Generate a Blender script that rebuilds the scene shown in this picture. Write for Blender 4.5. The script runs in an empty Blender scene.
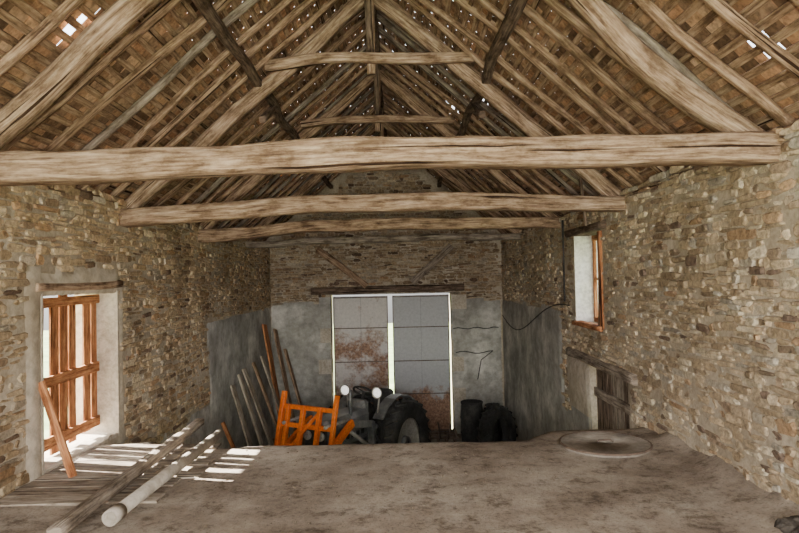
import bpy, math, random
from mathutils import Vector, Matrix, noise
random.seed(7)
R=random.random
def ru(a,b): return a+(b-a)*R()
def nz(x,y=0,z=0): return noise.noise(Vector((x,y,z)))
col=bpy.context.scene.collection

# ---------------------------------------------------------------- materials
def newmat(name):
    m=bpy.data.materials.new(name); m.use_nodes=True
    nt=m.node_tree; b=nt.nodes['Principled BSDF']; return m,nt,b
def N(nt,t,**kw):
    n=nt.nodes.new(t)
    for k,v in kw.items():
        if k in n.inputs: n.inputs[k].default_value=v
        else: setattr(n,k,v)
    return n
def ramp(nt,src,stops):
    r=nt.nodes.new('ShaderNodeValToRGB'); e=r.color_ramp.elements
    while len(e)<len(stops): e.new(0.5)
    for i,(p,c) in enumerate(stops):
        e[i].position=p; e[i].color=(c[0],c[1],c[2],1)
    nt.links.new(src,r.inputs[0]); return r.outputs[0]
def mix(nt,fac,a,b,mode='MIX'):
    n=nt.nodes.new('ShaderNodeMix'); n.data_type='RGBA'; n.blend_type=mode
    for s,i in ((fac,0),(a,6),(b,7)):
        if hasattr(s,'is_output'): nt.links.new(s,n.inputs[i])
        elif i==0: n.inputs[0].default_value=s
        else: n.inputs[i].default_value=(s[0],s[1],s[2],1)
    return n.outputs[2]
def coords(nt,kind,scale):
    tc=nt.nodes.new('ShaderNodeTexCoord'); mp=nt.nodes.new('ShaderNodeMapping')
    mp.inputs['Scale'].default_value=scale; nt.links.new(tc.outputs[kind],mp.inputs[0]); return mp.outputs[0]
def noi(nt,vec,scale,detail=5,rough=.6):
    n=N(nt,'ShaderNodeTexNoise',Scale=scale,Detail=detail,Roughness=rough); nt.links.new(vec,n.inputs['Vector']); return n.outputs[0]
def bump(nt,b,h,strength=.4,dist=.01):
    n=N(nt,'ShaderNodeBump',Strength=strength,Distance=dist); nt.links.new(h,n.inputs['Height']); nt.links.new(n.outputs[0],b.inputs['Normal'])

def wood(name,dark,mid,light,rough=.85,dirt=.5):
    m,nt,b=newmat(name)
    v=coords(nt,'UV',(1.1,15,1)); n1=noi(nt,v,2.2,8,.7)
    c=ramp(nt,n1,[(.36,dark),(.49,mid),(.62,light)])
    v2=coords(nt,'UV',(1.4,3,1)); n2=noi(nt,v2,2.2,7,.7)
    d=ramp(nt,n2,[(.38,(dirt*.8,dirt*.72,dirt*.64)),(.5,(.88,.86,.84)),(.62,(1.12,1.12,1.12))])
    c2=mix(nt,1.0,c,d,'MULTIPLY')
    v3=coords(nt,'UV',(.25,11,1)); n3=noi(nt,v3,1.3,4)
    cr=ramp(nt,n3,[(.36,(.1,.07,.055)),(.385,(1,1,1))])
    c3=mix(nt,1.0,c2,cr,'MULTIPLY')
    nt.links.new(c3,b.inputs['Base Color']); b.inputs['Roughness'].default_value=rough
    b.inputs['Specular IOR Level'].default_value=.2
    bump(nt,b,n1,.9,.02); return m
M_beam=wood('wood_oak_beam',(.17,.105,.065),(.4,.275,.18),(.6,.455,.325),dirt=.58)
M_raft=wood('wood_rafter',(.14,.085,.055),(.37,.245,.155),(.56,.41,.28),dirt=.52)
M_darkw=wood('wood_dark_old',(.06,.042,.03),(.17,.12,.085),(.3,.22,.16),dirt=.5)
M_orange=wood('wood_orange_door',(.24,.085,.035),(.5,.21,.09),(.66,.34,.16),dirt=.65)
M_greyw=wood('wood_grey_weathered',(.14,.11,.085),(.3,.245,.19),(.46,.39,.305),dirt=.55)
M_pale=wood('wood_pale_board',(.26,.21,.16),(.45,.38,.3),(.6,.53,.43),dirt=.6)

def attrmat(name,bscale=25,bstr=.5,darkn=.5,bdist=.01,lo2=.66):
    m,nt,b=newmat(name)
    a=nt.nodes.new('ShaderNodeAttribute'); a.attribute_name='Col'
    v=coords(nt,'Object',(1,1,1)); n1=noi(nt,v,bscale,5,.7)
    d=ramp(nt,n1,[(.33,(darkn,darkn*.97,darkn*.94)),(.6,(1.15,1.13,1.08))])
    n2=noi(nt,v,.9,6,.6); d2=ramp(nt,n2,[(.38,(lo2,lo2*.96,lo2*.91)),(.6,(1.1,1.1,1.1))])
    c=mix(nt,1.,mix(nt,1.,a.outputs[0],d,'MULTIPLY'),d2,'MULTIPLY')
    nt.links.new(c,b.inputs['Base Color']); b.inputs['Roughness'].default_value=.95
    b.inputs['Specular IOR Level'].default_value=.15
    bump(nt,b,n1,bstr,bdist); return m
M_stone=attrmat('rubble_stone',22,.9,.52,.018); M_tile=attrmat('roof_tile',18,.4)

def noisemat(name,c1,c2,c3,s1=1.2,s2=14,rough=.9,bstr=.4,stretch=(1,1,1),metal=0,spec=.3):
    m,nt,b=newmat(name); v=coords(nt,'Object',stretch)
    n1=noi(nt,v,s1,6,.65); n2=noi(nt,v,s2,5,.7)
    c=ramp(nt,n1,[(.35,c1),(.5,c2),(.65,c3)])
    d=ramp(nt,n2,[(.3,(.68,.67,.65)),(.6,(1.08,1.08,1.08))])
    nt.links.new(mix(nt,1.,c,d,'MULTIPLY'),b.inputs['Base Color'])
    b.inputs['Roughness'].default_value=rough; b.inputs['Metallic'].default_value=metal
    b.inputs['Specular IOR Level'].default_value=spec
    bump(nt,b,n2,bstr,.01); return m
M_mortar=noisemat('mortar_lime',(.34,.275,.195),(.46,.385,.285),(.58,.5,.385),1.5,20)
M_plast=noisemat('plaster_grey',(.29,.275,.24),(.42,.4,.355),(.68,.65,.59),1.3,6,bstr=.3)
M_lime=noisemat('plaster_lime_warm',(.4,.33,.24),(.5,.43,.33),(.6,.53,.43),1.6,9,bstr=.4)
M_white=noisemat('limestone_reveal',(.42,.36,.28),(.52,.455,.36),(.6,.54,.44),3,20)
M_wwash=noisemat('whitewash_reveal',(.7,.66,.58),(.8,.77,.7),(.86,.83,.77),3,20)
M_ground=noisemat('ground_dirt',(.16,.14,.11),(.24,.21,.17),(.3,.27,.22),1,12)
M_grass=noisemat('grass_outside',(.14,.2,.07),(.22,.29,.12),(.32,.37,.18),1,30)
M_orpaint=noisemat('paint_orange',(.8,.15,.01),(.9,.19,.015),(.95,.24,.02),3,20,.45,.1,spec=.5)
M_black=noisemat('rubber_black',(.022,.021,.02),(.04,.038,.036),(.08,.074,.066),3,30,.8,.3)
M_steel=noisemat('steel_dark',(.1,.1,.105),(.18,.18,.18),(.3,.29,.28),4,20,.4,.2,metal=.4)
M_hood=noisemat('paint_dark_grey',(.1,.1,.1),(.16,.16,.155),(.24,.235,.225),3,20,.35,.1,spec=.5)
M_pipe=noisemat('pipe_grey_pvc',(.3,.25,.2),(.4,.35,.28),(.48,.42,.35),2,12,.75,.2)
M_lid=noisemat('lid_concrete',(.22,.185,.15),(.32,.28,.23),(.42,.37,.31),3,16,.85,.5)
M_iron=noisemat('rusty_iron',(.1,.07,.05),(.17,.12,.09),(.26,.2,.15),3,25,.8,.4,metal=.2)
M_rim=noisemat('wheel_rim_grey',(.24,.22,.2),(.36,.34,.31),(.46,.43,.4),3,25,.6,.2)
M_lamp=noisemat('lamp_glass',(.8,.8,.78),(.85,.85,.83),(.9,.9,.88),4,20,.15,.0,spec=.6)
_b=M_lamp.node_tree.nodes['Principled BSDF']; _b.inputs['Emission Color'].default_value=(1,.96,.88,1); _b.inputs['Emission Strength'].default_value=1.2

def floormat():
    m,nt,b=newmat('loft_dusty_concrete'); v=coords(nt,'Object',(1,1,1))
    n1=noi(nt,v,.9,8,.7); n2=noi(nt,v,5,8,.8); n3=noi(nt,v,45,4,.7)
    c=ramp(nt,n1,[(.36,(.22,.175,.135)),(.48,(.36,.3,.24)),(.62,(.5,.44,.365))])
    d=ramp(nt,n2,[(.37,(.45,.41,.37)),(.48,(.95,.94,.92)),(.66,(1.15,1.13,1.1))])
    e=ramp(nt,n3,[(.3,(.5,.47,.44)),(.46,(1,1,1))])
    nt.links.new(mix(nt,1.,mix(nt,1.,c,d,'MULTIPLY'),e,'MULTIPLY'),b.inputs['Base Color'])
    b.inputs['Roughness'].default_value=.9; b.inputs['Specular IOR Level'].default_value=.2
    bump(nt,b,n2,.6,.025); return m
M_floor=floormat()

def sheetmat(name,base,rustlo,bias,lo=.2):
    m,nt,b=newmat(name); v=coords(nt,'Object',(1,1,1))
    n1=noi(nt,v,2.2,7,.7); n2=noi(nt,v,16,5,.7)
    sx=nt.nodes.new('ShaderNodeSeparateXYZ'); nt.links.new(v,sx.inputs[0])
    zr=nt.nodes.new('ShaderNodeMapRange'); zr.inputs[1].default_value=rustlo; zr.inputs[2].default_value=rustlo+.6
    zr.inputs[3].default_value=lo; zr.inputs[4].default_value=bias; nt.links.new(sx.outputs[2],zr.inputs[0])
    ad=nt.nodes.new('ShaderNodeMath'); ad.operation='ADD'; nt.links.new(n1,ad.inputs[0]); nt.links.new(zr.outputs[0],ad.inputs[1])
    f=ramp(nt,ad.outputs[0],[(.53,(0,0,0)),(.68,(1,1,1))])
    rust=ramp(nt,n2,[(.35,(.16,.08,.05)),(.55,(.36,.2,.12)),(.7,(.48,.32,.21))])
    g=ramp(nt,n2,[(.3,(base[0]*.8,base[1]*.8,base[2]*.8)),(.6,base)])
    nt.links.new(mix(nt,f,g,rust),b.inputs['Base Color'])
    b.inputs['Roughness'].default_value=.6; bump(nt,b,n2,.15,.01); return m
M_sheetL=sheetmat('sheet_metal_rusty',(.7,.65,.6),2.3,-.05,.13)
M_sheetR=sheetmat('sheet_metal_grey',(.5,.5,.5),.75,-.14,.3)

# ---------------------------------------------------------------- mesh builder
class MB:
    def __init__(s): s.v=[];s.f=[];s.m=[];s.uv=[];s.c=[];s.mats=[];s.smooth=[]
    def mi(s,mat):
        if mat not in s.mats: s.mats.append(mat)
        return s.mats.index(mat)
    def face(s,idx,mat,uv=None,c=(1,1,1),sm=False):
        s.f.append(idx); s.m.append(s.mi(mat)); s.uv.append(uv or [(s.v[i][0]+s.v[i][1],s.v[i][2]) for i in idx]); s.c.append(c); s.smooth.append(sm)
    def box(s,lo,hi,mat,c=(1,1,1),M=None,ch=0.0):
        b=len(s.v); pts=[(x,y,z) for x in (lo[0],hi[0]) for y in (lo[1],hi[1]) for z in (lo[2],hi[2])]
        ext=[abs(hi[i]-lo[i]) for i in range(3)]; L=ext.index(max(ext)); o=[i for i in range(3) if i!=L]
        off=R()*30
        for p in pts: s.v.append(tuple(M@Vector(p)) if M else p)
        for q in ((0,1,3,2),(4,6,7,5),(0,4,5,1),(2,3,7,6),(0,2,6,4),(1,5,7,3)):
            s.face([b+i for i in q],mat,[(pts[i][L]+off,pts[i][o[0]]+pts[i][o[1]]+off*.37) for i in q],c)
    def ring(s,rings,mat,closed=True,caps=True,sm=True,c=(1,1,1),loop=False):
        b=len(s.v); n=len(rings[0]); k=len(rings); off=R()*20
        for r in rings:
            for p in r: s.v.append(tuple(p))
        def cen(r): 
            a=Vector((0,0,0))
            for p in r: a+=Vector(p)
            return a/len(r)
        if loop: cs_=[Vector(r[0]) for r in rings]
        else: cs_=[cen(r) for r in rings]
        L=[0]
        for i in range(1,k): L.append(L[-1]+(cs_[i]-cs_[i-1]).length)
        per=[0]
        for j in range(n): per.append(per[-1]+(Vector(rings[0][(j+1)%n])-Vector(rings[0][j])).length)
        rr=k if loop else k-1
        for i in range(rr):
            i2=(i+1)%k; li2=L[i2] if i2 else L[-1]+.1
            for j in range(n):
                j2=(j+1)%n
                s.face([b+i*n+j,b+i*n+j2,b+i2*n+j2,b+i2*n+j],mat,[(L[i]+off,per[j]+off),(L[i]+off,per[j+1]+off),(li2+off,per[j+1]+off),(li2+off,per[j]+off)],c,sm)
        if caps and not loop:
            s.face([b+j for j in range(n)][::-1],mat,[(off+.02*math.cos(j),off+.02*math.sin(j)) for j in range(n)],c)
            s.face([b+(k-1)*n+j for j in range(n)],mat,[(off+.02*math.cos(j),off+.02*math.sin(j)) for j in range(n)],c)
    def timber(s,p0,p1,w,h,mat,wob=.02,bow=(0,0,0),seg=None,taper=0,rnd=.28,up=None,c=(1,1,1),rag=.09):
        p0=Vector(p0);p1=Vector(p1);d=p1-p0;L=d.length;d.normalize();bow=Vector(bow)
        u=Vector(up) if up else (Vector((0,0,1)) if abs(d.z)<.9 else Vector((0,1,0)))
        sd=d.cross(u).normalized(); u=sd.cross(d).normalized(); seg=seg or max(2,int(L/.16)); sd0=R()*99
        rings=[]
        a=rnd
        prof=[(-1,-1+a),(-1,1-a),(-1+a,1),(1-a,1),(1,1-a),(1,-1+a),(1-a,-1),(-1+a,-1)]
        for i in range(seg+1):
            t=i/seg; x=t*L
            ce=p0+d*x+bow*(4*t*(1-t))+sd*wob*nz(x*.8,sd0)+u*wob*nz(x*.8,sd0+31)
            ww=w/2*(1-taper*t)*(1+.14*nz(x*1.3,sd0+7)); hh=h/2*(1-taper*t)*(1+.14*nz(x*1.3,sd0+17))
            rings.append([ce+sd*(ww*q[0]*(1+rag*nz(x*2.5,k*3.1,sd0)))+u*(hh*q[1]*(1+rag*nz(x*2.5,k*3.1,sd0+5))) for k,q in enumerate(prof)])
        s.ring(rings,mat,sm=(rnd>.2),c=c)
    def tube(s,pts,r,mat,n=10,caps=True,loop=False):
        pts=[Vector(p) for p in pts]; rings=[]; k=len(pts); prev=None
        for i,p in enumerate(pts):
            if loop: d=(pts[(i+1)%k]-pts[i-1])
            else: d=pts[min(i+1,k-1)]-pts[max(i-1,0)]
            d.normalize()
            a=prev if prev and abs(prev.dot(d))<.95 else (Vector((0,0,1)) if abs(d.z)<.9 else Vector((1,0,0)))
            sd=d.cross(a).normalized(); u=sd.cross(d).normalized(); prev=u
            rad=r[i] if isinstance(r,(list,tuple)) else r
            rings.append([p+(sd*math.cos(t)+u*math.sin(t))*rad for t in [2*math.pi*j/n for j in range(n)]])
        s.ring(rings,mat,caps=caps,loop=loop)
    def lathe(s,prof,ce,axis,mat,n=32,closed=True):
        ax=Vector(axis).normalized(); a=Vector((0,0,1)) if abs(ax.z)<.9 else Vector((1,0,0))
        e1=ax.cross(a).normalized(); e2=ax.cross(e1); ce=Vector(ce)
        rings=[[ce+ax*h+(e1*math.cos(t)+e2*math.sin(t))*r for r,h in prof] for t in [2*math.pi*i/n for i in range(n)]]
        s.ring(rings,mat,loop=True,caps=False)
    def build(s,name,parent=None,M=None):
        me=bpy.data.meshes.new(name); me.from_pydata([tuple(v) for v in s.v],[],s.f)
        for m in s.mats: me.materials.append(m)
        me.polygons.foreach_set('material_index',s.m); me.polygons.foreach_set('use_smooth',s.smooth)
        flat=[];cf=[]
        for f,u,c in zip(s.f,s.uv,s.c):
            for q in u: flat+= [q[0],q[1]]
            cf+= [c[0],c[1],c[2],1]*len(f)
        me.uv_layers.new(name='UVMap'); me.color_attributes.new('Col','FLOAT_COLOR','CORNER')
        me.uv_layers['UVMap'].data.foreach_set('uv',flat); me.color_attributes['Col'].data.foreach_set('color',cf)
        me.update(); o=bpy.data.objects.new(name,me); col.objects.link(o)
        if M: o.matrix_world=M
        if parent: o.parent=parent
        return o

# ---------------------------------------------------------------- dimensions
LOFT=2.29; WT=4.92; X=3.0; TH=.5; Y0=-1.5; YB=15.85; SL=.87; ZP=4.93
def zprin(x): return ZP+SL*(3-abs(x))
def zraft(x): return zprin(x)+.21
# ---------------------------------------------------------------- walls
def wallbase(mb,mp,u0,u1,z0,z1,ops):
    us=sorted({u0,u1,*[o[0] for o in ops],*[o[1] for o in ops]}); zs=sorted({z0,z1,*[o[2] for o in ops],*[o[3] for o in ops]})
    for i in range(len(us)-1):
        for j in range(len(zs)-1):
            cu=(us[i]+us[i+1])/2; cz=(zs[j]+zs[j+1])/2
            if any(o[0]<cu<o[1] and o[2]<cz<o[3] for o in ops): continue
            a=mp(us[i],zs[j],0); b=mp(us[i+1],zs[j+1],-TH)
            lo=[min(a[k],b[k]) for k in range(3)]; hi=[max(a[k],b[k]) for k in range(3)]
            mb.box(lo,hi,M_mortar)
PAL=[((.57,.46,.325),6),((.64,.535,.395),6),((.72,.635,.49),3.5),((.5,.4,.28),3),((.38,.295,.215),1.6),((.25,.185,.145),.8),((.55,.39,.25),1.0),((.54,.495,.42),2.6)]
def pcol(f=1.):
    t=R()*sum(w for _,w in PAL)
    for c,w in PAL:
        t-=w
        if t<=0: break
    k=ru(.8,1.14)
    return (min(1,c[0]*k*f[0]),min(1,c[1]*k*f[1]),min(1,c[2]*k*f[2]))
def stones(mb,mp,u0,u1,z0,zmax,skip,f=(1,1,1),big=1.):
    z=z0; row=0
    while z<zmax:
        h=ru(.03,.085)*big; u=u0-R()*.2; row+=1
        while u<u1:
            l=ru(.07,.28)*big*(1 if R()<.85 else 1.5)
            cu=u+l/2; wz=.10*nz(cu*.4,z*.6,row*.01)+.03*nz(cu*1.5,z*.8,row*.05)
            hh=h*ru(.7,1.28); cz=z+h/2+wz+ru(-.01,.01)
            if cu<u1-.02 and not skip(cu,cz,l/2,hh/2) and R()<.94:
                a=l/2-.002; b=hh/2-.001; p=ru(.002,.03); ca=min(.035,a*ru(.2,.6)); cb=min(.025,b*ru(.4,.8))
                ro=ru(-.07,.07)
                pts=[(-a+ca,-b),(a-ca,-b),(a,-b+cb),(a,b-cb),(a-ca,b),(-a+ca,b),(-a,b-cb),(-a,-b+cb)]
                pts=[(x+ru(-.013,.013),y+ru(-.009,.009)) for x,y in pts]
                pts=[(x-ro*y,y+ro*x) for x,y in pts]
                tu,tv=ru(-.010,.010),ru(-.006,.006); base=len(mb.v)
                for x,y in pts: mb.v.append(mp(cu+x,cz+y,-.012))
                for x,y in pts: mb.v.append(mp(cu+x*.97,cz+y*.95,p*.6+tu*(1 if x>0 else -1)*.5))
                for x,y in pts: mb.v.append(mp(cu+x*.84,cz+y*.72,p+tu*(1 if x>0 else -1)+tv*(1 if y>0 else -1)*.5))
                c=pcol(f)
                for k in (0,1):
                    for j in range(8):
                        j2=(j+1)%8; mb.face([base+k*8+j,base+k*8+j2,base+k*8+8+j2,base+k*8+8+j],M_stone,c=c)
                mb.face([base+16+j for j in range(8)],M_stone,c=c)
            u+=l
        z+=h
def plaster(mb,mp,u0,u1,z0,z1,mask,off=.03,st=.07,mat=None):
    nu=int((u1-u0)/st); nzz=int((z1-z0)/st); keep=set()
    for i in range(nu):
        for j in range(nzz):
            if mask(u0+(i+.5)*st,z0+(j+.5)*st): keep.add((i,j))
    idx={}
    def vid(i,j):
        if (i,j) not in idx:
            full=all((i+a,j+b) in keep for a in (-1,0) for b in (-1,0))
            u=u0+i*st;z=z0+j*st
            jx=0 if full else .02*nz(i*1.7,j*1.3); jz=0 if full else .02*nz(i*1.3,j*1.7,4)
            idx[(i,j)]=len(mb.v); mb.v.append(mp(u+jx,z+jz,(off+.012*nz(u*1.5,z*1.5)) if full else -.006))
        return idx[(i,j)]
    for (i,j) in keep:
        m=mat(u0+(i+.5)*st,z0+(j+.5)*st) if mat else M_plast
        mb.face([vid(i,j),vid(i+1,j),vid(i+1,j+1),vid(i,j+1)],m,sm=True)

mpL=lambda u,z,p:(-X+p+.02*nz(u*.5,z*.6),u,z)
mpR=lambda u,z,p:( X-p-.02*nz(u*.5,z*.6,9),u,z)
mpB=lambda u,z,p:(u,YB-p,z)
def flat(s): 
    return {'L':lambda u,z,p:(-X+p,u,z),'R':lambda u,z,p:(X-p,u,z),'B':mpB}[s]
opL=[(5.6,7.15,LOFT,3.95)]
opR=[(8.15,9.4,3.3,4.62),(7.3,8.85,0,2.72)]
opB=[(-1.45,1.66,0,3.66)]
def inop(ops,u,z,a,b,m=0.0):
    return any(o[0]-m-a<u<o[1]+m+a and o[2]-m-b<z<o[3]+m+b for o in ops)
def maskL(u,z):
    w=.18*nz(u*1.3,z*1.3,2)+.08*nz(u*5,z*5)
    if inop(opL,u,z,0,0): return False
    if 5.35<u<7.28 and z<4.2+w and z>LOFT-.4: return True
    if u>10.55+w and z<3.38+w*.3: return True
    return z<1.9+w
def maskR(u,z):
    w=.18*nz(u*1.3,z*1.3,12)+.08*nz(u*5,z*5,3)
    if inop(opR,u,z,0,.02): return False
    if 8.85<u<9.9+w and z<2.75: return True
    if u>10.2+w and z<3.45+w*.3: return True
    return z<1.9+w and u>8
def maskB(u,z):
    w=.15*nz(u*1.3,z*1.3,22)+.06*nz(u*5,z*5,3)
    if inop(opB,u,z,0,0): return False
    return z<3.45+w
def mkskip(ops,mask,extra=None):
    def s(u,z,a,b):
        if inop(ops,u,z,a*.8,b*.8): return True
        if mask(u,z): return True
        return bool(extra and extra(u,z,a,b))
    return s
for nm,mp,fl,ops,mask in (('wall_left',mpL,'L',opL,maskL),('wall_right',mpR,'R',opR,maskR)):
    mb=MB(); wallbase(mb,flat(fl),Y0,YB+TH,-.1,WT,ops); w=mb.build(nm)
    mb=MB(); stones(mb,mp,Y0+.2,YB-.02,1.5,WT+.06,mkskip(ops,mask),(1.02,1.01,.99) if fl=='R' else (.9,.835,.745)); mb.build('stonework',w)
    mb=MB(); plaster(mb,mp,5 if fl=='L' else 7,YB,0,4.4,mask,off=.022,mat=(lambda u,z:M_lime if (u<10 and z>1.95) else M_plast)); mb.build('plaster',w)
mb=MB(); wallbase(mb,mpB,-X-TH,X+TH,-.1,WT,opB)
b=len(mb.v); za=zraft(0)+.02
for y in (YB,YB+TH):
    mb.v+=[(-X-.3,y,WT),(X+.3,y,WT),(0,y,za)]
for q in ((b,b+1,b+2),(b+5,b+4,b+3),(b,b+2,b+5,b+3),(b+1,b+4,b+5,b+2),(b,b+3,b+4,b+1)): mb.face(list(q),M_mortar)
wb=mb.build('wall_back')
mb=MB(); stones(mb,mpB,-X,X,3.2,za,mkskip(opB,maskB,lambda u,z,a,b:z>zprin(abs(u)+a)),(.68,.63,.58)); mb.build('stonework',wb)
mb=MB(); plaster(mb,mpB,-X,X,0,4.0,maskB)
mb.build('plaster',wb)
mb=MB()
for sx in (-1,1):
    xx=-1.45 if sx<0 else 1.66
    for k in range(9):
        l=ru(.25,.5); z0=k*.4+.02
        lo=(xx-l,YB-.045,z0) if sx<0 else (xx,YB-.045,z0)
        hi=(xx,YB+.3,z0+.37) if sx<0 else (xx+l,YB+.3,z0+.37)
        if R()<.75: mb.box(lo,hi,M_white if R()<.5 else M_plast)
mb.build('quoins',wb)

# ---------------------------------------------------------------- floors
mb=MB(); mb.box((-X-TH,Y0,-.2),(X+TH,YB+TH,0),M_ground); mb.build('floor')
mb=MB(); mb.box((-40,-30,-.3),(40,60,-.21),M_grass); mb.build('ground')
mb=MB()
nx,ny=60,70; edge=lambda x:6.52+.38*max(0,min(1,(x-1.6)/.35))+.06*nz(x*1.4,3)+.03*nz(x*5,3)+.25*max(0,min(1,(-2.2-x)/.3))
ids={}
for i in range(nx+1):
    x=-X-.02+(2*X+.04)*i/nx
    for j in range(ny+1):
        y=Y0+(edge(x)-Y0)*j/ny
        z=LOFT+.012*nz(x*1.2,y*1.2)+.006*nz(x*4,y*4)-(.02 if j==ny else 0)
        z+=.10*max(0,1-(X-x)/.5)**2*(1+.6*nz(y*2,x*3))*(1 if y<6.4 else .3)
        ids[i,j]=len(mb.v); mb.v.append((x,y,z))
for i in range(nx):
    for j in range(ny): mb.face([ids[i,j],ids[i+1,j],ids[i+1,j+1],ids[i,j+1]],M_floor,sm=True)
    b=len(mb.v); xa=mb.v[ids[i,ny]]; xb=mb.v[ids[i+1,ny]]
    mb.v+=[(xa[0],xa[1]-.02,LOFT-.25),(xb[0],xb[1]-.02,LOFT-.25),(xa[0],Y0,LOFT-.25),(xb[0],Y0,LOFT-.25)]
    mb.face([ids[i,ny],ids[i+1,ny],b+1,b],M_floor); mb.face([b,b+1,b+3,b+2],M_floor)
mb.build('floor_loft')
mb=MB(); mb.timber((-2.98,6.25,LOFT-.38),(2.98,6.25,LOFT-.38),.22,.24,M_beam)
for x in (-1.2,1.2): mb.timber((x,6.25,0),(x,6.25,LOFT-.5),.2,.2,M_beam)
mb.build('loft_support_frame')
mb=MB()
for k in range(9):
    y=4.95+k*.19; x1=-1.75+ru(-.25,.3)
    mb.timber((-2.97,y,LOFT+.006),(x1,y+ru(-.02,.02),LOFT+.004),.18,.024,M_greyw if k%3 else M_pale,wob=.004,rnd=.12)
mb.build('floor_boards')

# ---------------------------------------------------------------- roof
cs=1/math.sqrt(1+SL*SL)
YR=YB+.5
HOLES=[(2.73,3.97,.11),(1.54,8.6,.1),(-2.15,4.6,.09),(1.25,9.9,.08)]
mb=MB()
for sd in (-1,1):
    st=.125; L=(3.6)/cs; n=int(L/st)
    for k in range(n):
        s0=k*st
        y=Y0-.3+ (0.08 if k%2 else 0)
        while y<YR:
            w=.17; cx=sd*(s0+st*.8)*cs; cy=y+w/2
            if not any(abs(cx-hx)<r*1.1 and abs(cy-hy)<r for hx,hy,r in HOLES):
                c0=random.choice([(.52,.3,.175),(.6,.385,.24),(.45,.275,.17),(.36,.24,.16),(.62,.43,.29),(.54,.33,.2),(.2,.125,.08)])
                f=ru(.7,1.12); c=tuple(v*f for v in c0); b=len(mb.v)
                t=ru(0,.012)
                for (yy,ss,o) in ((y+.002,s0,.135),(y+w-.002,s0,.135+ru(-.004,.004)),(y+w-.002,s0+st*1.7,.10+t),(y+.002,s0+st*1.7,.10+t)):
                    x=ss*cs; z=zraft(0)-SL*x+o-.02; mb.v.append((sd*x,yy,z))
                mb.face([b,b+1,b+2,b+3] if sd>0 else [b+3,b+2,b+1,b],M_tile,c=c)
            y+=w
mb.build('roof_tiles')
mb=MB()
for sd in (-1,1):
    n=int(3.5/cs/.125)
    for k in range(n):
        s=.06+k*.125; x=s*cs; z=zraft(0)-SL*x+.065
        a=math.atan(SL)*sd
        Mx=Matrix.Translation((sd*x,0,z))@Matrix.Rotation(a,4,'Y')
        mb.box((-.03,Y0,-.008),(.03,YR,.008),M_raft,M=Mx)
mb.build('roof_battens')
mb=MB()
y=Y0+.2
while y<YB:
    for sd in (-1,1):
        yy=y+ru(-.06,.06); ww=ru(.065,.1)
        mb.timber((sd*.02,yy+ru(-.08,.08),zraft(0)),(sd*3.4,yy+ru(-.08,.08),zraft(3.4)),ww,.07,M_raft if R()<.85 else M_greyw,wob=.05,rnd=.35)
    y+=.43
mb.build('roof_rafters')
mb=MB()
for x in (-1.38,1.38,): mb.timber((x,Y0,zprin(x)+.09),(x,YB+.2,zprin(x)+.09),.10,.10,M_darkw,wob=.07)
mb.timber((0,Y0,zprin(0)+.1),(0,YB+.2,zprin(0)+.1),.14,.16,M_darkw,wob=.04)
mb.build('roof_purlins')
mb=MB()
for sd in (-1,1): mb.timber((sd*3.1,Y0,WT+.05),(sd*3.1,YB+.1,WT+.05),.14,.11,M_raft,wob=.03)
mb.build('wall_plate')

TY=[1.5,4.43,7.35,10.2,13.36]
for i,y in enumerate(TY):
    mb=MB(); m=M_beam if i<3 else M_raft
    for sd in (-1,1):
        mb.timber((sd*3.1,y+.14,zprin(3.1)),(sd*.02,y+.14,zprin(0)-.02),.15,.18,m,wob=.09,taper=.2,rag=.14)
        if i in (2,3): mb.timber((sd*1.36,y+.15,zprin(1.36)-.35),(sd*1.36,y+(1.0),zprin(1.36)+.05),.08,.08,M_darkw)
    zc=WT+1.72
    mb.timber((-1.28,y+.02,zc-.02),(1.28,y+.02,zc+.03),.11,.12,m,wob=.05,bow=(0,0,.05),rag=.14)
    mb.timber((0,y+.1,zc-.12),(0,y+.1,zprin(0)+.02),.1,.10,m,wob=.02)
    if i in (2,3):
        for s2 in (-1,1): mb.timber((0,y+.1+.05*s2,zprin(0)-.75),(0,y+.1+.9*s2,zprin(0)+.02),.08,.09,M_darkw)
    mb.build('roof_truss' if i==0 else 'roof_truss.%03d'%i)
specs=[(1.5,.24,.2,.02,4.88,4.88,M_beam,0),(4.43,.22,.19,.05,4.82,4.90,M_beam,.12),(7.35,.22,.19,.11,4.80,4.86,M_beam,.1),(10.2,.2,.18,.10,4.78,4.88,M_raft,.1),(13.36,.18,.14,.03,4.85,4.9,M_greyw,0)]
for i,(y,w,h,bw,zl,zr,m,tp) in enumerate(specs):
    mb=MB(); mb.timber((3.12,y,zr),(-3.2,y,zl),w*1.05,h*1.0,m,wob=.05,bow=(0,0,bw),rnd=.2+.01,taper=-tp,rag=.13); mb.build('tie_beam' if i==0 else 'tie_beam.%03d'%i)
for k,(a,b_) in enumerate((((-1.75,YB-.14,4.83),(-.5,YB-.12,3.87)),((1.7,YB-.14,4.85),(.66,YB-.12,3.92)))):
    mb=MB(); mb.timber(a,b_,.1,.17,M_raft if k==0 else M_greyw); mb.build('diagonal_brace' if k==0 else 'diagonal_brace.001')

# ---------------------------------------------------------------- lintels
mb=MB(); mb.timber((-1.95,YB+.03,3.75),(2.0,YB+.03,3.78),.3,.18,M_darkw); mb.build('trim_1')
mb=MB(); mb.timber((-3.1,5.5,4.0),(-3.1,7.2,4.02),.3,.09,M_raft); mb.build('trim_2')
mb=MB(); mb.timber((3.08,7.0,2.80),(3.08,9.75,2.82),.3,.13,M_greyw); mb.timber((3.1,7.9,3.02),(3.1,8.9,3.0),.2,.06,M_greyw); mb.build('trim_3')
mb=MB(); mb.timber((3.1,7.95,4.68),(3.1,9.7,4.68),.32,.12,M_darkw); mb.build('trim_4')

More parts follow.
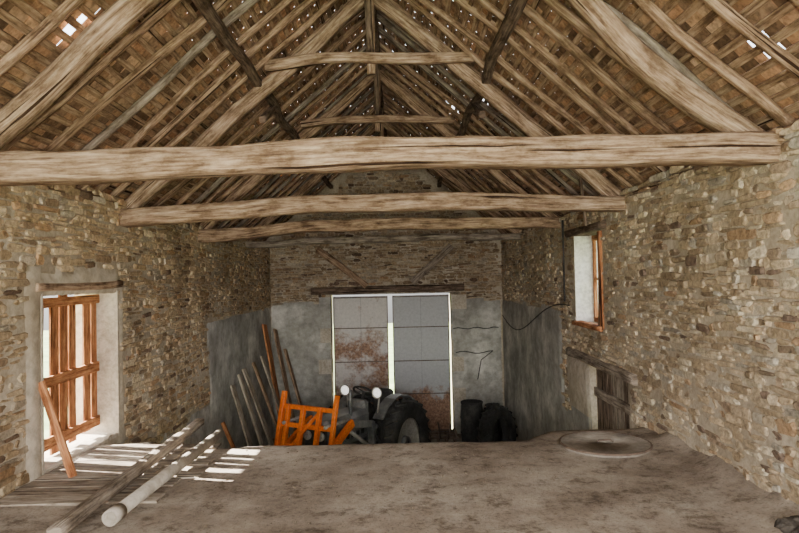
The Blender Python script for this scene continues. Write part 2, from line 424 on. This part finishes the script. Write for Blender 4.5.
# ---------------------------------------------------------------- back barn door (door_1)
mb=MB()
def leaf(x0,x1,mat,y):
    rails=[.05,1.02,1.88,2.76,3.56]
    for j in range(4):
        n=2
        for k in range(n):
            a=x0+(x1-x0)*k/n; b_=x0+(x1-x0)*(k+1)/n
            mb.box((a+.003,y,rails[j]+.003),(b_-.003,y+.012,rails[j+1]-.003),mat)
    for z in rails: mb.box((x0,y+.012,z-.035),(x1,y+.05,z+.035),M_steel); mb.box((x0,y-.012,z-.012),(x1,y,z+.012),M_iron)
    for x in (x0+.03,(x0+x1)/2,x1-.03): mb.box((x-.025,y+.012,.03),(x+.025,y+.05,3.58),M_steel)
    for x in (x0+.012,x1-.012): mb.box((x-.012,y-.012,.03),(x+.012,y,3.58),M_iron)
leaf(-1.41,.02,M_sheetL,YB+.22); leaf(.14,1.62,M_sheetR,YB+.22)
mb.box((-1.45,YB+.2,3.635),(1.66,YB+.26,3.66),M_steel)
mb.build('door_1')
# left loft door (door_2)
mb=MB(); y=5.62
gaps=[.03,.13,.02,.03,.16,.03,.08,.04,.01]
xl=-3.24; k=0
while y<7.1:
    w=ru(.14,.2); w=min(w,7.14-y)
    t=ru(-.02,.02)
    mb.timber((xl,y+w/2,LOFT+.03+ru(0,.12)),(xl,y+w/2+t,3.93-ru(0,.06)),.02,w,M_orange,wob=.006,rnd=.12,up=(0,1,0))
    y+=w+gaps[k%9]; k+=1
for z in (2.46,3.06): mb.timber((xl+.03,5.63,z),(xl+.03,7.12,z+ru(-.03,.05)),.03,.11,M_orange,wob=.01,rnd=.12)
mb.timber((xl+.03,5.63,3.84),(xl+.03,7.12,3.86),.03,.09,M_orange,wob=.01,rnd=.12)
mb.timber((xl+.05,5.64,LOFT+.01),(xl+.05,5.64,3.93),.06,.08,M_orange,wob=.01)
mb.build('door_2')
mb=MB()
mb.box((-3.49,7.12,LOFT),(-2.985,7.15,3.95),M_white); mb.box((-3.49,5.6,LOFT),(-2.985,5.625,3.95),M_white); mb.box((-3.49,5.6,LOFT-.02),(-2.99,7.15,LOFT+.015),M_white)
mb.build('trim_5')
mb=MB(); mb.timber((-2.66,5.5,LOFT+.02),(-2.97,5.55,3.15),.07,.025,M_orange,wob=.01,rnd=.1,up=(0,1,0)); mb.build('leaning_plank')
# right lower door (door_3)
mb=MB(); y=7.33
while y<8.8:
    w=min(ru(.13,.2),8.84-y); mb.timber((3.12,y+w/2,.02),(3.12,y+w/2,2.7-ru(0,.04)),.03,w-.012,M_greyw if R()<.5 else M_darkw,wob=.006,rnd=.1,up=(0,1,0)); y+=w
for z in (.5,1.4,2.35): mb.timber((3.085,7.34,z),(3.085,8.82,z),.04,.12,M_greyw,wob=.01,rnd=.12)
mb.build('door_3')
# window_1
mb=MB()
for (a,b_,s) in (((3.3,8.19,3.3),(3.3,8.19,4.62),.07),((3.3,9.36,3.3),(3.3,9.36,4.62),.05),((3.3,8.17,3.34),(3.3,9.38,3.34),.07),((3.3,8.17,4.58),(3.3,9.38,4.58),.07),((3.3,8.17,3.95),(3.3,9.38,3.95),.03)):
    mb.timber(a,b_,s,s,M_orange,wob=.005,rnd=.15)
mb.timber((3.02,8.12,3.29),(3.02,9.42,3.29),.16,.07,M_orange,wob=.01); mb.timber((2.99,8.15,3.28),(2.99,8.15,4.6),.06,.07,M_orange,wob=.01)
mb.timber((3.02,8.34,3.3),(3.02,8.30,4.6),.03,.1,M_raft,wob=.02,up=(0,1,0))
mb.box((3.0,9.385,3.3),(3.49,9.4,4.62),M_wwash); mb.box((3.05,8.15,3.3),(3.49,8.16,4.62),M_wwash)
mb.build('window_1')

# ---------------------------------------------------------------- cables, rods
def wire(name,pts,r,mat):
    mb=MB(); mb.tube(pts,r,mat,8); return mb.build(name)
P=[]
for i in range(25):
    t=i/24; P.append((2.93,15.5-t*6.0,3.05-.35*math.sin(t*math.pi*1.6)*(1-t*.4)+.3*t))
wire('wall_cable',P,.009,M_black)
wire('wall_cable.001',[(1.7+i*.13,YB-.06,2.72+.02*math.sin(i*1.7)) for i in range(10)],.011,M_black)
wire('wall_cable.002',[(1.75+i*.12,YB-.06,2.1+.03*math.sin(i)) for i in range(9)]+[(2.4,YB-.06,1.9),(2.3,YB-.06,1.4)],.011,M_black)
wire('conduit',[(2.93,9.75,4.9-i*.1) for i in range(14)],.015,M_black)
mb=MB(); mb.timber((2.55,7.5,5.2),(2.6,7.5,4.62),.035,.05,M_darkw); mb.build('hanging_rod')

# ---------------------------------------------------------------- loft objects
mb=MB()
prof=[(.050,0),(.050,2.35),(.044,2.35),(.044,0)]
mb.lathe(prof,(-1.79,4.35,LOFT+.085),(.04,1,0),M_pipe,24)
mb.lathe([(.058,0),(.058,.14),(.045,.14),(.045,0)],(-1.79,4.33,LOFT+.085),(.04,1,0),M_pipe,24)
mb.build('drain_pipe')
mb=MB(); mb.timber((-2.05,4.1,LOFT+.08),(-2.06,7.15,LOFT+.11),.1,.09,M_greyw,wob=.02,rnd=.3); mb.build('wooden_pole')
mb=MB()
c=(2.3,6.14,LOFT+.03)
mb.lathe([(.001,-.02),(.43,-.02),(.44,0),(.44,.012),(.42,.018),(.40,.015),(.001,.014)],c,(0,0,1),M_lid,40)
mb.tube([(c[0]+.435*math.cos(t),c[1]+.435*math.sin(t),c[2]+.012) for t in [2*math.pi*i/40 for i in range(40)]],.012,M_iron,8,loop=True)
mb.tube([(c[0]-.08,c[1],c[2]+.015),(c[0]-.06,c[1],c[2]+.04),(c[0]+.06,c[1],c[2]+.04),(c[0]+.08,c[1],c[2]+.015)],.008,M_iron,8)
mb.build('round_well_cover')
def rock(mb,ce,r,c,sq=.6):
    import bmesh
    bm=bmesh.new(); bmesh.ops.create_icosphere(bm,subdivisions=2,radius=1); b=len(mb.v); s0=R()*50
    for v in bm.verts:
        k=1+.35*nz(v.co.x*1.3+s0,v.co.y*1.3,v.co.z*1.3); mb.v.append((ce[0]+v.co.x*r*k,ce[1]+v.co.y*r*k*.8,ce[2]+v.co.z*r*k*sq))
    for f in bm.faces: mb.face([b+v.index for v in f.verts],M_stone,c=c)
    bm.free()
mb=MB()
for k in range(160): rock(mb,(ru(-1.5,1.7),ru(3.2,6.3),LOFT+.008),ru(.003,.012),(.2,.16,.12))
mb.build('floor_debris')
mb=MB()
for k in range(7): rock(mb,(2.66+ru(-.08,.2),3.82+ru(-.12,.12),LOFT+.08+ru(0,.05)),ru(.05,.09),(.08,.07,.06))
mb.build('dark_rubble_heap')

# ---------------------------------------------------------------- lower floor objects
def tyre(mb,ce,axis,Rr,w,lugs=22,rim=None,n=40):
    ce=Vector(ce);ax=Vector(axis).normalized(); ri=Rr*.56; h=w/2
    prof=[(ri,-h*.7),(ri*1.12,-h*.95),(Rr*.82,-h*1.02),(Rr*.93,-h*.85),(Rr*.96,-h*.4),(Rr*.965,0),(Rr*.96,h*.4),(Rr*.93,h*.85),(Rr*.82,h*1.02),(ri*1.12,h*.95),(ri,h*.7),(ri*1.02,h*.5),(ri*1.25,0),(ri*1.02,-h*.5)]
    mb.lathe(prof,ce,ax,M_black,n)
    a=Vector((0,0,1)) if abs(ax.z)<.9 else Vector((1,0,0)); e1=ax.cross(a).normalized(); e2=ax.cross(e1)
    for k in range(lugs):
        for s in (-1,1):
            t0=2*math.pi*(k+(.25 if s>0 else -.25))/lugs; 
            pa=[]
            for (f,dt) in ((.02,.18),(1.0,-.02)):
                t=t0+dt*.9; pa.append(ce+ax*(s*h*f)+(e1*math.cos(t)+e2*math.sin(t))*Rr*(.97 if f<.5 else .94))
            mb.timber(pa[0],pa[1],Rr*.07,Rr*.07,M_black,wob=0,rnd=.1,seg=2,up=(pa[0]-ce).normalized())
    if rim:
        mb.lathe([(.02,-h*.15),(ri*.5,-h*.2),(ri*.9,-h*.5),(ri*1.02,-h*.6),(ri*1.02,h*.6),(ri*.9,h*.5),(ri*.5,h*.05),(.02,h*.1)],ce,ax,rim,n)
        mb.lathe([(.01,-h*.6),(ri*.25,-h*.6),(ri*.28,0),(ri*.25,h*.5),(.01,h*.5)],ce,ax,M_steel,16)

T=bpy.data.objects.new('tractor',None); col.objects.link(T)
hd=math.atan2(-.866,-.5); TM=Matrix.Translation((-.2,12.3,0))@Matrix.Rotation(hd,4,'Z'); T.matrix_world=TM
def part(mb,nm):
    o=mb.build(nm); o.parent=T; return o
for nm,x,yy,r,w,lg in (('rear_wheel_1',0,.62,.84,.34,22),('rear_wheel_2',0,-.62,.84,.34,22),('front_wheel_1',1.55,.58,.45,.22,18),('front_wheel_2',1.55,-.58,.45,.22,18)):
    mb=MB(); tyre(mb,(x,yy,r),(0,1,0),r,w,lg,M_rim); part(mb,nm)
def bevbox(mb,lo,hi,mat,b=.03,M=None):
    rings=[]; cy=(lo[1]+hi[1])/2; cz=(lo[2]+hi[2])/2; hy=(hi[1]-lo[1])/2; hz=(hi[2]-lo[2])/2
    for (x,k) in ((lo[0],b),(lo[0]+b,0),(hi[0]-b,0),(hi[0],b)):
        a=hy-k;c_=hz-k; q=b*1.2
        r=[(-a,-c_+q),(-a,c_-q),(-a+q,c_),(a-q,c_),(a,c_-q),(a,-c_+q),(a-q,-c_),(-a+q,-c_)]
        rings.append([(M@Vector((x,cy+u,cz+v))) if M else Vector((x,cy+u,cz+v)) for u,v in r])
    mb.ring(rings,mat,sm=False)
mb=MB(); bevbox(mb,(.62,-.27,1.05),(1.95,.27,1.6),M_hood,.07); bevbox(mb,(1.93,-.24,.85),(2.0,.24,1.5),M_black,.03)
bevbox(mb,(.66,-.29,1.14),(1.9,.29,1.3),M_steel,.02)
for s in (-1,1):
    for k in range(5): mb.box((.9+k*.16,s*.292-.004,1.2),(1.0+k*.16,s*.292+.004,1.28),M_black)
    mb.lathe([(.001,.0),(.07,0),(.08,.03),(.08,.05),(.001,.06)],(1.99,s*.14,1.36),(1,0,0),M_rim,16)
part(mb,'hood')
mb=MB(); bevbox(mb,(-.35,-.22,.5),(.8,.22,.95),M_steel,.05); bevbox(mb,(.7,-.18,.5),(1.95,.18,1.06),M_steel,.04)
mb.tube([(0,-.6,.84),(0,.6,.84)],.09,M_steel); mb.tube([(1.55,-.5,.45),(1.55,.5,.45)],.06,M_steel); mb.box((-.1,-.55,.45),(.7,.55,.5),M_steel); mb.box((1.48,-.1,.4),(1.62,.1,.6),M_steel)
part(mb,'chassis')
mb=MB()
for s in (-1,1):
    rings=[]
    for i in range(7):
        t=math.radians(40+i*17); r=.92
        rings.append([Vector((r*math.cos(t)*k,s*yy,.84+r*math.sin(t)*k)) for yy,k in ((.36,1),(.58,1),(.58,.97),(.36,.97))])
    mb.ring(rings,M_hood,sm=False)
part(mb,'fenders')
mb=MB()
for s in (-.28,.45):
    mb.lathe([(.001,0),(.07,0),(.105,.04),(.115,.07),(.1,.07),(.09,.05),(.001,.045)],(.62,s,1.9),(1,-.15*s,.0),M_rim,20)
    mb.lathe([(.001,.046),(.088,.055),(.06,.08),(.001,.09)],(.62,s,1.9),(1,-.15*s,.0),M_lamp,20)
    mb.tube([(.6,s*.9,1.5),(.6,s,1.82)],.018,M_rim)
part(mb,'work_lamps')
mb=MB(); bevbox(mb,(-.25,-.24,1.2),(.25,.24,1.3),M_black,.04); bevbox(mb,(-.34,-.23,1.28),(-.22,.23,1.8),M_black,.04); mb.tube([(0,0,.9),(0,0,1.22)],.06,M_steel); part(mb,'seat')
mb=MB(); ce=Vector((.42,0,1.84)); ax=Vector((-.6,0,.8)); e1=Vector((0,1,0)); e2=ax.cross(e1)
mb.tube([ce+(e1*math.cos(t)+e2*math.sin(t))*.22 for t in [2*math.pi*i/24 for i in range(24)]],.02,M_black,8,loop=True)
mb.tube([ce,(.7,0,1.4)],.035,M_black)
for a in (0,2.1,4.2): mb.tube([ce,ce+(e1*math.cos(a)+e2*math.sin(a))*.2],.012,M_black)
bevbox(mb,(.56,-.2,1.4),(.74,.2,1.74),M_hood,.04)
part(mb,'steering_wheel')
mb=MB(); mb.tube([(1.2,.2,1.5),(1.2,.2,1.95),(1.17,.2,2.02)],.03,M_steel); part(mb,'exhaust')
mb=MB()
for s in (-1,1):
    mb.timber((.8,s*.42,.55),(.86,s*.42,1.4),.09,.13,M_steel,wob=0,rnd=.1)
    mb.timber((.84,s*.42,1.36),(1.55,s*.44,1.5),.08,.12,M_hood,wob=0,rnd=.1)
    mb.timber((1.5,s*.44,1.52),(2.35,s*.46,1.1),.08,.13,M_orpaint,wob=0,rnd=.1)
    mb.tube([(.9,s*.42,.95),(1.6,s*.44,1.4)],.035,M_rim); mb.tube([(1.6,s*.44,1.6),(2.3,s*.44,1.6)],.03,M_rim)
mb.tube([(2.2,-.44,1.18),(2.2,.44,1.18)],.045,M_orpaint)
part(mb,'loader_arms')
mb=MB()
tl=Matrix.Translation((2.42,0,.74))@Matrix.Rotation(math.radians(-14),4,'Y')
def tb(a,b_,w=.07,h=.05): mb.timber(tl@Vector(a),tl@Vector(b_),w,h,M_orpaint,wob=0,rnd=.12,seg=3)
for z in (.15,.5,.85,1.15): tb((0,-.58,z),(0,.58,z),.06,.07)
for yy in (-.56,-.42,-.1,.25,.56): tb((0.02,yy,.05),(0.02,yy,1.4 if abs(yy)>.5 else 1.18),.08,.07)
tb((.03,-.42,.3),(.03,.25,1.1),.05,.05)
for yy in (-.4,.4): mb.timber(tl@Vector((.02,yy,.1)),tl@Vector((.85,yy,.0)),.09,.05,M_steel,wob=0,seg=3,taper=.4)
part(mb,'fork_carriage')

mb=MB(); tyre(mb,(2.38,13.3,.62),(.75,-.65,.1),.62,.28,20); mb.build('tractor_tyre')
mb=MB(); tyre(mb,(2.5,14.5,.53),(.9,-.3,.1),.52,.28,18); mb.build('tractor_tyre.001')
mb=MB(); pr=[(.001,0),(.25,0),(.26,.03),(.25,.05),(.27,.3),(.28,.33),(.27,.36),(.27,.66),(.28,.69),(.27,.72),(.25,1.0),(.265,1.03),(.265,1.06),(.24,1.06),(.24,1.02),(.001,1.02)]
mb.lathe(pr,(2.0,14.7,0),(0,0,1),M_black,32); mb.build('plastic_barrel')
mb=MB()
for k in range(4): mb.box((.95,14.3+k*.25,.28),(1.62,14.33+k*.25,.32),M_iron)
for k in range(4):
    for j in range(4): mb.tube([(.98+j*.2,14.31+k*.25,.3),(.96+j*.2,14.31+k*.25,.12),(1.02+j*.2,14.31+k*.25,0)],.015,M_iron,6)
for x in (.97,1.6): mb.box((x-.02,14.25,.3),(x+.02,15.1,.34),M_iron)
mb.tube([(1.2,14.2,.33),(1.15,14.0,.7),(1.13,13.95,.75)],.02,M_iron); mb.tube([(1.4,14.2,.33),(1.42,14.0,.7)],.02,M_iron)
mb.build('spring_harrow')
def board(nm,a,b_,w,t,m,up=(0,1,0)):
    mb=MB(); mb.timber(a,b_,t,w,m,wob=.01,rnd=.1,up=up); mb.build(nm)
bs=[((-2.35,14.3,.02),(-2.93,14.7,3.0),.4,.04,M_orange),((-2.1,14.5,.02),(-2.75,15.1,2.85),.3,.04,M_raft),((-1.9,15.0,.02),(-2.6,15.6,2.3),.2,.05,M_raft),
((-2.3,11.6,.02),(-2.93,11.8,2.05),.24,.03,M_pale),((-2.2,12.1,.02),(-2.9,12.2,2.2),.18,.04,M_pale),((-2.1,12.5,.02),(-2.9,12.6,2.25),.26,.03,M_pale),((-2.0,13.0,.02),(-2.85,13.2,2.3),.16,.04,M_raft),((-2.35,11.2,.02),(-2.93,11.1,1.5),.07,.06,M_orange),((-1.95,13.4,.02),(-2.8,13.8,2.35),.2,.03,M_pale)]
for i,b_ in enumerate(bs): board('leaning_board' if i==0 else 'leaning_board.%03d'%i,*b_)

# ---------------------------------------------------------------- lights
w=bpy.data.worlds.new('World'); bpy.context.scene.world=w; w.use_nodes=True
bg=w.node_tree.nodes['Background']; sky=w.node_tree.nodes.new('ShaderNodeTexSky')
sky.sky_type='NISHITA'; sky.sun_disc=False; sky.sun_elevation=math.radians(40); sky.sun_rotation=math.radians(-90); sky.air_density=1; sky.dust_density=3
hs=w.node_tree.nodes.new('ShaderNodeHueSaturation'); hs.inputs['Saturation'].default_value=.2
w.node_tree.links.new(sky.outputs[0],hs.inputs['Color']); w.node_tree.links.new(hs.outputs[0],bg.inputs[0]); bg.inputs[1].default_value=1.6
def light(nm,typ,loc,dirv,e,**kw):
    l=bpy.data.lights.new(nm,typ); l.energy=e
    for k,v in kw.items(): setattr(l,k,v)
    o=bpy.data.objects.new(nm,l); col.objects.link(o); o.location=loc; o.rotation_euler=Vector(dirv).to_track_quat('-Z','Y').to_euler(); return o
light('sun','SUN',(-10,6,10),(1,-.25,-.72),70,angle=math.radians(.6),color=(1,.95,.87))
light('front_fill_area','AREA',(.6,-8,4.2),(0,1,.02),1100,shape='RECTANGLE',size=5,size_y=3.6,color=(1,.96,.92))  # added fill lamp beyond the left-out front wall, evens light along the barn
light('camera_fill_area','AREA',(.3,-.9,3.7),(0,1,.25),170,shape='DISK',size=.25,color=(1,.96,.91))  # added fill lamp behind the camera, brightens the near roof and beams

# ---------------------------------------------------------------- camera
cam=bpy.data.cameras.new('camera'); cam.sensor_width=36; cam.lens=612*36/799; cam.clip_start=.05
co=bpy.data.objects.new('camera',cam); col.objects.link(co)
Rm=Matrix.Rotation(math.radians(-.37),4,'Z')@Matrix.Rotation(math.radians(90+1.26),4,'X')@Matrix.Rotation(math.radians(-1.2),4,'Z')
co.matrix_world=Matrix.Translation((.246,0,4.0))@Rm
bpy.context.scene.camera=co
